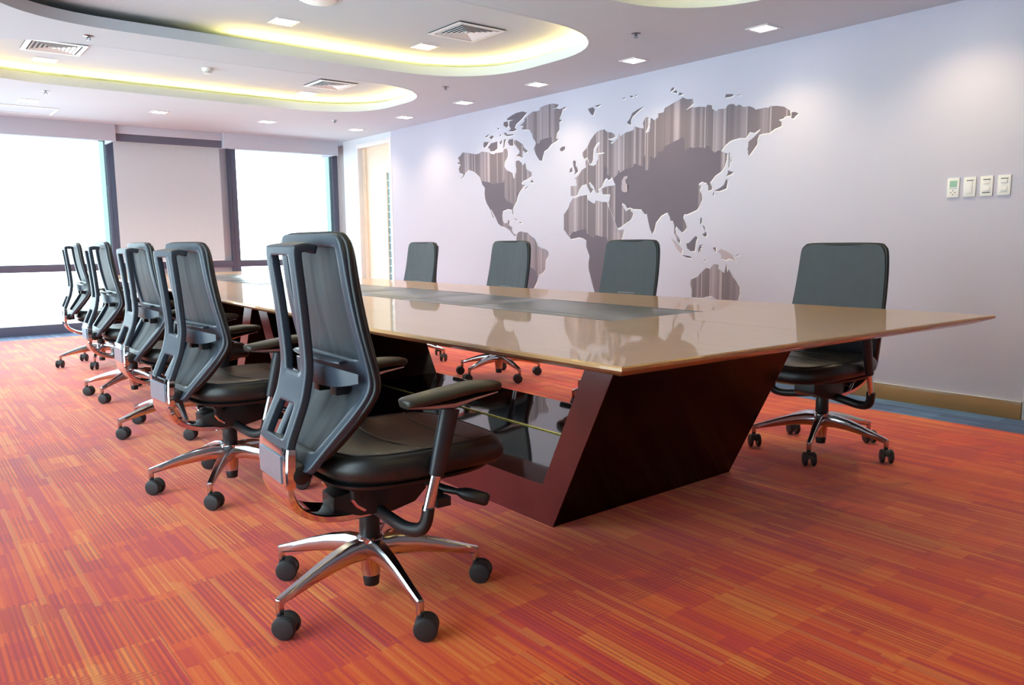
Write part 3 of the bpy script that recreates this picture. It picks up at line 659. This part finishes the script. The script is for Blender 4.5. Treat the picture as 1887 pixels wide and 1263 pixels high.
# ------------------------------------------------------------------ conference table
TZ = .76
table = empty('conference_table', (2.45, 5.1, 0)); tag(table, 'long boat-shaped conference table with veneered top, grey centre inlay and black lacquer base', 'table')
def T(p): return (p[0]-2.45, p[1]-5.1, p[2])
near = [(1.425, 1.342), (1.405, 2.0), (1.390, 2.6), (1.415, 3.2), (1.442, 3.63), (1.478, 4.4), (1.53, 5.6), (1.60, 7.0), (1.70, 8.9)]
far = [(3.22, 8.9), (3.27, 7.2), (3.321, 5.625), (3.35, 4.4), (3.397, 2.975), (3.45, 2.0), (3.51, 1.234)]
outl = near + far
def inset(poly, d):
    n = len(poly); out = []
    for i in range(n):
        a, b, c = Vector(poly[i-1]), Vector(poly[i]), Vector(poly[(i+1) % n])
        e1 = (b-a).normalized(); e2 = (c-b).normalized()
        n1 = Vector((e1.y, -e1.x)); n2 = Vector((e2.y, -e2.x)); nn = (n1+n2)
        k = d/max(.3, (1+n1.dot(n2))); out.append((b.x+nn.x*k, b.y+nn.y*k))
    return out
IX0, IX1, IY0, IY1 = 2.215, 2.80, 2.15, 8.1
# near runs +y then far runs back, so the interior lies at +x of near: normal (e.y,-e.x) points inward
o1, o2, o3 = inset(outl, .004), inset(outl, .012), inset(outl, .07)
hole = [(IX0, IY0), (IX1, IY0), (IX1, IY1), (IX0, IY1)]
m = MB()
tr = tessellate_polygon([[Vector((x, y, 0)) for x, y in o1], [Vector((x, y, 0)) for x, y in hole]])
m.add([T((x, y, TZ)) for x, y in o1+hole], [tuple(t) for t in tr])
ringz = [(o1, TZ), (outl, TZ-.004), (outl, TZ-.012), (o2, TZ-.018), (o3, TZ-.040)]
nn = len(outl)
vs = [T((x, y, z)) for pl, z in ringz for x, y in pl]; fs = []
for i in range(len(ringz)-1):
    for jx in range(nn):
        k = (jx+1) % nn; fs.append((i*nn+jx, i*nn+k, (i+1)*nn+k, (i+1)*nn+jx))
fs.append(tuple((len(ringz)-1)*nn+jx for jx in range(nn)))
m.add(vs, fs)
hz = [(hole, TZ), (hole, TZ-.01)]
vs = [T((x, y, z)) for pl, z in hz for x, y in pl]
m.add(vs, [(i, (i+1) % 4, 4+(i+1) % 4, 4+i) for i in range(4)] + [(4, 5, 6, 7)])
top = m.build('tabletop', M['wood'], table, smooth=25)
m = MB(); m.box(*(2.470-2.45, 2.4735-2.45), 1.29-5.1, IY0-5.1, TZ-.0002, TZ+.0003); m.build('centre_joint', M['skirt'], top)
# inlay: one long grey board split into lids
segs = [2.15, 3.165, 3.78, 4.49, 5.2, 5.9, 6.6, 7.3, 8.1]
for a, b in zip(segs[:-1], segs[1:]):
    m = MB(); m.box(IX0+.003-2.45, IX1-.003-2.45, a+.002-5.1, b-.002-5.1, TZ-.010, TZ-.0005); m.build('inlay_lid', M['inlay'], top, bevel=.0008)
for a, b, x in ((2.15, 3.165, IX1-.001), (3.165, 3.80, IX0+.002), (3.80, 4.8, IX1-.001), (2.15, 3.165, IX0+.002), (3.76, 4.25, IX0+.002)):
    m = MB(); m.box(x-.003-2.45, x+.003-2.45, a-5.1, b-5.1, TZ-.0004, TZ+.0004); m.build('lid_gasket', M['joint'], top)
m = MB(); m.box(IX0+.10-2.45, IX0+.104-2.45, 2.4-5.1, 8.0-5.1, TZ-.0006, TZ-.0001); m.build('inlay_groove', M['joint'], top)
# two base modules
def base(dy):
    b = put('base', bpy.data.meshes.new('base_core'), table, (0, 0, 0))
    X0_, X1_ = 1.88-2.45, 2.98-2.45
    def Yv(y): return y+dy-5.1
    core = MB(); core.box(X0_+.004, X1_-.004, Yv(2.16), Yv(4.62), 0.0, .150)
    me = core.mesh('base_core', M['lacq'], 0); b.data = me
    def slab(name, yb0, yb1, yt0, yt1, z1, z0=0.0):
        h = MB(); h.hexa([(X0_+.004, Yv(yb0), z0), (X1_-.004, Yv(yb0), z0), (X1_-.004, Yv(yb1), z0), (X0_+.004, Yv(yb1), z0)],
                         [(X0_+.004, Yv(yt0), z1), (X1_-.004, Yv(yt0), z1), (X1_-.004, Yv(yt1), z1), (X0_+.004, Yv(yt1), z1)])
        o = h.build(name, M['lacq_p'], b, smooth=0)
        for x0, x1 in ((X0_, X0_+.0035), (X1_-.0035, X1_)):   # edge facings with the carpet's reflection painted red
            q = MB(); q.hexa([(x0, Yv(yb0), z0), (x1, Yv(yb0), z0), (x1, Yv(yb1), z0), (x0, Yv(yb1), z0)],
                             [(x0, Yv(yt0), z1), (x1, Yv(yt0), z1), (x1, Yv(yt1), z1), (x0, Yv(yt1), z1)])
            q.build('edge_facing', M['lacq_r'], o, smooth=0)
    slab('end_panel', 2.12, 2.25, 1.765, 1.905, .7195)
    slab('end_panel', 4.51, 4.66, 4.94, 5.08, .7195)
    for x0, x1 in ((X0_, X0_+.0035), (X1_-.0035, X1_)):
        q = MB(); q.hexa([(x0, Yv(2.25), 0), (x1, Yv(2.25), 0), (x1, Yv(4.51), 0), (x0, Yv(4.51), 0)], [(x0, Yv(2.1766), .153), (x1, Yv(2.1766), .153), (x1, Yv(4.6014), .153), (x0, Yv(4.6014), .153)])
        q.build('side_rail', M['lacq_r'], b, smooth=0)  # red here is the carpet's reflection put into the colour
    q = MB(); q.box(X0_+.0035, X1_-.0035, Yv(2.175), Yv(4.60), .150, .153); q.build('plinth_top', M['lacq'], b, smooth=0)
    q = MB(); q.box(-.006, .006, Yv(2.18), Yv(4.58), .153, .1585); q.build('brass_strip', M['brass'], b, smooth=0, bevel=.0015)
base(0.0); base(3.35)

# ------------------------------------------------------------------ task chairs
def sup(cx, cy, rx, ry, z, p=3.2, n=40, tilt=None):
    out = []
    for k in range(n):
        a = 2*PI*k/n; c_, s_ = math.cos(a), math.sin(a)
        x = cx+rx*math.copysign(abs(c_)**(2/p), c_); y = cy+ry*math.copysign(abs(s_)**(2/p), s_)
        out.append((x, y, z+(tilt(x, y) if tilt else 0)))
    return out
CM = {}
def cm():
    # --- five-star base
    r_ = [.028, .08, .14, .20, .26, .318, .334]
    z_ = [.155, .158, .150, .137, .121, .106, .102]
    hh = [.032, .031, .027, .022, .017, .013, .012]; ww = [.026, .022, .019, .016, .0135, .012, .011]
    m = MB(); m.sweep([(r, 0, z) for r, z in zip(r_, z_)], list(zip(ww, hh)), n=8, pw=.55)
    m.lathe([(.0095, .068), (.0115, .074), (.0115, .108)], (.330, 0, 0), 12)
    CM['leg'] = m.mesh('base_leg', M['alu'], 40)
    m = MB(); m.lathe([(.022, .067), (.028, .068), (.031, .12), (.04, .13), (.042, .188), (.034, .194), (.02, .195)], n=28)
    CM['hub'] = m.mesh('base_hub', M['alu'], 40)
    m = MB(); m.lathe([(.030, .19), (.032, .196), (.031, .255), (.028, .285), (.01, .29)], n=24)
    CM['col'] = m.mesh('gas_column', M['plk'], 40)
    m = MB(); m.lathe([(.018, .033), (.023, .034), (.026, .060), (.024, .068)], n=20)
    CM['coltip'] = m.mesh('column_tip', M['plk'], 40)
    # --- caster (stem at origin, wheels trailing by 18 mm)
    m = MB(); m.lathe([(.006, .045), (.006, .075)], n=10)
    CM['stem'] = m.mesh('caster_stem', M['chrome'], 40)
    m = MB(); ring0 = []
    prof = [(math.cos(a)*.0325, math.sin(a)*.0325+.034) for a in [math.radians(v) for v in range(10, 171, 16)]]
    for sgn in (-1, 1): ring0.append([(x-.016, sgn*.012, z) for x, z in prof] + [(x*.35-.016, sgn*.012, .034+(z-.034)*.35) for x, z in prof[::-1]])
    m.rings(ring0); m.lathe([(.009, .05), (.010, .069)], n=12)
    CM['hood'] = m.mesh('caster_hood', M['rubber'], 40)
    m = MB(); m.lathe([(.004, -.0095), (.022, -.0095), (.0305, -.007), (.034, -.002), (.034, .003), (.031, .0075), (.024, .0095), (.021, .0082), (.004, .0082)], n=28, axis='y')
    CM['wheel'] = m.mesh('caster_wheel', M['rubber'], 35)
    # --- tilt mechanism
    m = MB()
    secs = [(-.13, .045, .300, .345), (-.06, .07, .283, .365), (.04, .082, .280, .385), (.12, .075, .292, .39), (.17, .055, .32, .39)]
    m.rings([[(x, -w_, a), (x, w_, a), (x, w_, b), (x, -w_, b)] for x, w_, a, b in secs])
    m.box(-.12, .18, -.15, .15, .388, .404); m.box(-.10, -.07, -.12, -.09, .35, .40); m.box(-.10, -.07, .09, .12, .35, .40)
    CM['mech'] = m.mesh('tilt_mechanism', M['plk'], 30, .005)
    m = MB(); m.sweep([(.12, -.06, .372), (.13, -.14, .366), (.155, -.19, .355), (.18, -.225, .35)], [(.011, .011), (.010, .010), (.014, .012), (.010, .010)], n=10)
    m.box(.105, .15, -.235, -.205, .318, .345); m.sweep([(.14, -.16, .36), (.128, -.22, .335)], (.014, .008), n=8)
    CM['lever'] = m.mesh('adjustment_lever', M['plk'], 40)
    m = MB(); m.sweep([(.178, -.222, .351), (.19, -.238, .347), (.20, -.25, .344), (.235, -.29, .333), (.24, -.296, .331)], [(.009, .009), (.017, .017), (.020, .020), (.020, .020), (.015, .015)], n=16)
    CM['knob'] = m.mesh('tension_knob', M['plk'], 40)
    m = MB()
    m.sweep([(-.10, 0, .352), (-.085, 0, .33), (-.06, 0, .312)], (.006, .006), n=8)
    CM['link'] = m.mesh('steel_link', M['chrome'], 40)
    # --- seat
    def tilt(x, y): return -.55*max(0, x-.27)**1.5 - .018*max(0, -x-.10)
    rg = [(.10, .408), (.80, .410), (.93, .418), (.985, .435), (1.0, .455), (.99, .475), (.955, .490), (.90, .498), (.75, .500), (.45, .496), (.08, .494)]
    m = MB(); m.rings([sup(.115, 0, .295*k, .258*k, z, tilt=tilt) for k, z in rg])
    CM['seat'] = m.mesh('seat', M['leather'], 60)
    m = MB(); m.rings([sup(.095, 0, .25*k, .225*k, z) for k, z in ((.6, .396), (.95, .396), (1.05, .403), (1.08, .414), (.5, .416))])
    CM['shell'] = m.mesh('seat_shell', M['plk'], 40)
    def seam(pts): 
        mm_ = MB(); mm_.sweep(pts, (.0022, .0018), n=6); return mm_
    pr = sup(.115, 0, .295*.90, .258*.90, .4985, tilt=tilt); 
    mm_ = seam(pr+[pr[0]])
    mm_.sweep([(.02+.05*(y/.22)**2, y, .4985) for y in [-.22+.044*i for i in range(11)]], (.0022, .0018), n=6)
    mm_.sweep([(.21+.03*(y/.22)**2, y, .499) for y in [-.22+.044*i for i in range(11)]], (.0022, .0018), n=6)
    CM['seam'] = mm_.mesh('seat_seam', M['plk'], 60)
    # --- backrest frame (ring seen from behind)
    prof = [(-.160, 1.094, .175), (-.160, 1.088, .208), (-.157, 1.058, .226), (-.150, .98, .232), (-.132, .86, .238), (-.105, .752, .243),
            (-.096, .700, .244), (-.100, .672, .241), (-.120, .635, .230), (-.166, .572, .203), (-.215, .505, .172), (-.238, .468, .155), (-.246, .452, .138)]
    def yl(w_, i): return [-w_, -w_+.040, 0, w_-.040, w_]
    skip = {(i, j) for i in (2, 3, 4) for j in (1, 2)} | {(i, j) for i in (7, 8, 9) for j in (1, 2)}
    CM['ring'] = panel(prof, yl, skip, .022, 'back_frame', M['pl'], 2)
    # fabric pad in front of it
    prof2 = [(-.142, 1.093, .168), (-.139, 1.086, .206), (-.134, 1.05, .228), (-.128, .96, .236), (-.109, .84, .242), (-.085, .735, .247),
             (-.078, .69, .247), (-.086, .655, .240), (-.110, .610, .220), (-.152, .550, .194), (-.19, .505, .172), (-.208, .480, .14)]
    def yl2(w_, i): return [-w_, -w_+.02, -w_*.45, 0, w_*.45, w_-.02, w_]
    CM['pad'] = panel(prof2, yl2, set(), .016, 'back_pad', M['mesh'], 2, fwd=lambda y, w_, i: -.012*(1-(y/w_)**2))
    def rim(y_s):
        return [(x+.000, y_s*(w_-.002), z) for x, z, w_ in prof2[2:-1]]
    a_ = rim(-1); b_ = rim(1)[::-1]
    mm_ = MB(); mm_.sweep(catmull(a_[::-1] + [(-.137, -.212, 1.076), (-.141, -.178, 1.089), (-.141, 0, 1.091), (-.141, .178, 1.089), (-.137, .212, 1.076)] + b_[::-1], 3), (.009, .010), up=(1, 0, 0), n=8)
    CM['rim'] = mm_.mesh('pad_rim', M['plk'], 60)
    # lumbar support: a band bulging to the rear with a tray lip
    m = MB(); N = 14
    def lum(z0, z1, bul, th):
        ra = []
        for i in range(N+1):
            y = -.222+.444*i/N; q = 1-(abs(y)/.2221)**2.8; x = -.085-bul*q
            x -= .034; e_ = 1-q; za, zb = z0+.024*e_, z1-.014*e_; ra.append([(x, y, za), (x-th*(.2+.8*q), y, za), (x-th*(.2+.8*q)-.006*q, y, zb), (x-.006*q, y, zb)])
        m.rings(ra)
    lum(.672, .735, .030, .008)
    CM['lumbar'] = m.mesh('lumbar_support', M['pl'], 50)
    m = MB()
    m.sweep([(-.138-.02*(1-(y/.17)**2), y, .748) for y in [-.17+.034*i for i in range(11)]], (.016, .006), n=8)
    CM['lumbar_handle'] = m.mesh('lumbar_handle', M['pl'], 40, .002)
    m = MB(); m.box(-.150, -.112, -.022, .022, .650, .675)
    CM['lumbar_clip'] = m.mesh('lumbar_clip', M['plk'], 40, .003)
    # --- rear bow: one ribbon with a long and a short slot
    P3 = [(-.172, 1.062, .112), (-.205, 1.072, .112), (-.240, 1.062, .112), (-.242, 1.036, .110), (-.232, .95, .106), (-.222, .84, .101), (-.216, .745, .099), (-.218, .715, .099),
          (-.230, .655, .101), (-.240, .628, .103), (-.263, .575, .108), (-.279, .538, .110), (-.284, .515, .111)]
    def yl3(w_, i): return [-w_, -w_+.042, 0, w_-.042, w_]
    skip3 = {(i, j) for i in (3, 4, 5, 6) for j in (1, 2)} | {(i, j) for i in (9, 10) for j in (1, 2)} | {(0, 1), (0, 2)}
    CM['bow'] = panel(P3, yl3, skip3, .024, 'back_bow', M['pl'], 2)
    m = MB(); m.sweep([(-.2700, 0, .526), (-.2715, 0, .514), (-.275, 0, .470), (-.275, 0, .428), (-.272, 0, .418)], [(.0165, .1145), (.0175, .1165), (.0175, .117), (.0175, .116), (.014, .113)], up=(0, 1, 0), n=16, pw=.3)
    CM['cap'] = m.mesh('chrome_cap', M['chrome'], 20)
    m = MB(); m.box(-.2955, -.290, -.088, .088, .430, .506); CM['plate'] = m.mesh('sky_reflection_plate', M['satin'], 0, .001)  # plate added to carry the painted sky reflection on the cap
    P5 = catmull([(-.276, 0, .432), (-.274, 0, .392), (-.254, 0, .352), (-.218, 0, .322), (-.17, 0, .300), (-.11, 0, .287), (-.05, 0, .281), (.02, 0, .280)], 4)
    L5 = len(P5); m = MB()
    m.sweep(P5, [(.013, .108-.060*max(0, (q/(L5-1)-.2)/.8)) for q in range(L5)], up=(0, 1, 0), n=16, pw=.35)
    CM['yoke'] = m.mesh('chrome_yoke', M['chrome'], 20)
    m = MB(); m.lathe([(.02, -.12), (.027, -.115), (.027, .115), (.02, .12)], (-.245, 0, .452), 20, 'y'); m.box(-.27, -.20, -.07, .07, .425, .47)
    CM['pivot'] = m.mesh('back_pivot', M['plk'], 40)
    # --- arm (right side, y<0); mirrored for the left
    for sgn, nm in ((-1, 'R'), (1, 'L')):
        Y = lambda y: sgn*y
        m = MB(); m.sweep(catmull([(.0, Y(.05), .288), (.01, Y(.13), .276), (.02, Y(.20), .268), (.035, Y(.25), .275), (.045, Y(.272), .300), (.052, Y(.278), .345)], 4), (.020, .015), up=(1, 0, 0), n=10, pw=.8)
        CM['elbow'+nm] = m.mesh('arm_elbow', M['plk'], 50)
        m = MB(); m.sweep([(.050, Y(.278), .335), (.083, Y(.280), .455)], (.0165, .0125), up=(0, 1, 0), n=20)
        CM['tube'+nm] = m.mesh('arm_tube', M['chrome'], 50)
        m = MB(); m.sweep([(.077, Y(.280), .432), (.079, Y(.280), .440), (.118, Y(.281), .590), (.126, Y(.281), .618)], [(.021, .016), (.023, .018), (.029, .021), (.030, .022)], up=(0, 1, 0), n=20)
        CM['sleeve'+nm] = m.mesh('arm_sleeve', M['slv'], 50)
        m = MB(); m.sweep([(-.02, Y(.285), .640), (.04, Y(.285), .636), (.12, Y(.285), .632), (.19, Y(.285), .643), (.27, Y(.285), .650)], [(.028, .005), (.034, .010), (.036, .016), (.034, .009), (.024, .005)], n=12, pw=.8)
        CM['bracket'+nm] = m.mesh('arm_bracket', M['alu'], 50)
        m = MB(); m.sweep(catmull([(-.025, Y(.285), .648), (-.015, Y(.285), .650), (.04, Y(.286), .655), (.12, Y(.287), .664), (.20, Y(.287), .671), (.27, Y(.286), .667), (.285, Y(.286), .661)], 3),
                          [(q*.044, .008+.008*q) for q in (.25, .45, .62, .78, .86, .9, .95, .98, 1, 1, 1, 1, .98, .93, .86, .76, .62, .45, .3)], n=16, pw=.75)
        CM['padarm'+nm] = m.mesh('arm_pad', M['padtop'], 50)
cm()
def cobj(key, name, parent, loc=(0, 0, 0), rz=0.0):
    o = put(name, CM[key], parent, loc, (0, 0, rz))
    if 'sub' in CM[key]:
        md = o.modifiers.new('smooth', 'SUBSURF'); md.levels = CM[key]['sub']; md.render_levels = CM[key]['sub']
    return o
def chair(x, y, yaw, star, label, dz=0.0, seed=1, head=141):
    rn = random.Random(seed)
    r = empty('task_chair', (x, y, 0), math.radians(yaw)); tag(r, label, 'chair', 'mesh task chairs around the table')
    for k in range(5):
        a = math.radians(star - yaw + 72*k)
        leg = cobj('leg', 'base_leg', r, rz=a)
        c = cobj('hood', 'caster', r, (.330*math.cos(a), .330*math.sin(a), 0), math.radians(head-yaw)+rn.uniform(-.2, .2))
        cobj('stem', 'caster_stem', c)
        cobj('wheel', 'caster_wheel', c, (-.016, -.0205, .034)); w2_ = cobj('wheel', 'caster_wheel', c, (-.016, .0205, .034)); w2_.rotation_euler = (0, 0, PI)
    cobj('hub', 'base_hub', r); gc = cobj('col', 'gas_column', r); cobj('coltip', 'column_tip', gc)
    mech = cobj('mech', 'tilt_mechanism', r); cobj('lever', 'adjustment_lever', mech); cobj('knob', 'tension_knob', mech); cobj('link', 'steel_link', mech, (0, -.105, 0)); cobj('link', 'steel_link', mech, (0, .105, 0))
    se = cobj('seat', 'seat', r); cobj('shell', 'seat_shell', se); cobj('seam', 'seat_seam', se)
    bk = cobj('ring', 'backrest', r, (0, 0, dz)); cobj('pad', 'back_pad', bk); cobj('rim', 'pad_rim', bk); cobj('lumbar', 'lumbar_support', bk); cobj('lumbar_handle', 'lumbar_handle', bk); cobj('lumbar_clip', 'lumbar_clip', bk); cobj('lumbar_clip', 'lumbar_clip', bk, (.008, -.10, 0))
    bw = cobj('bow', 'back_bow', r, (0, 0, dz)); cobj('cap', 'chrome_cap', bw, (0, 0, -dz)); cobj('plate', 'sky_reflection_plate', bw, (0, 0, -dz)); cobj('yoke', 'chrome_yoke', bw, (0, 0, -dz)); cobj('pivot', 'back_pivot', bw, (0, 0, -dz))
    for nm in 'RL':
        ar = cobj('sleeve'+nm, 'armrest', r); cobj('elbow'+nm, 'arm_elbow', ar); cobj('tube'+nm, 'arm_tube', ar); cobj('bracket'+nm, 'arm_bracket', ar)
        p_ = cobj('padarm'+nm, 'arm_pad', ar)
    return r
chair(1.08, 2.06, -3, -23, 'charcoal task chair nearest the camera, seen from behind at the near corner of the table', .01, 1)
chair(1.13, 3.45, 3, 20.3, 'charcoal task chair second from the camera in the left row', -.012, 2)
chair(1.255, 4.74, 0, -24.9, 'charcoal task chair third from the camera, middle of the left row', -.01, 3)
chair(1.32, 6.05, -2, 4, 'charcoal task chair fourth from the camera in the left row', 0, 4)
chair(1.45, 7.80, -3, 33, 'charcoal task chair farthest away in the left row, against the bright window', 0, 5, 51)
chair(3.67, 2.06, 179, -15.5, 'charcoal task chair at the right end of the table, facing us below the switches', -.045, 6, 51)
chair(3.72, 3.55, 180, 22.9, 'charcoal task chair across the table in front of the African part of the map', -.02, 7)
chair(3.74, 4.86, 180, -26.7, 'charcoal task chair across the table in front of the American part of the map', -.02, 8, -20)
chair(3.72, 6.14, 180, 10, 'charcoal task chair across the table next to the cream door', -.025, 9, 51)
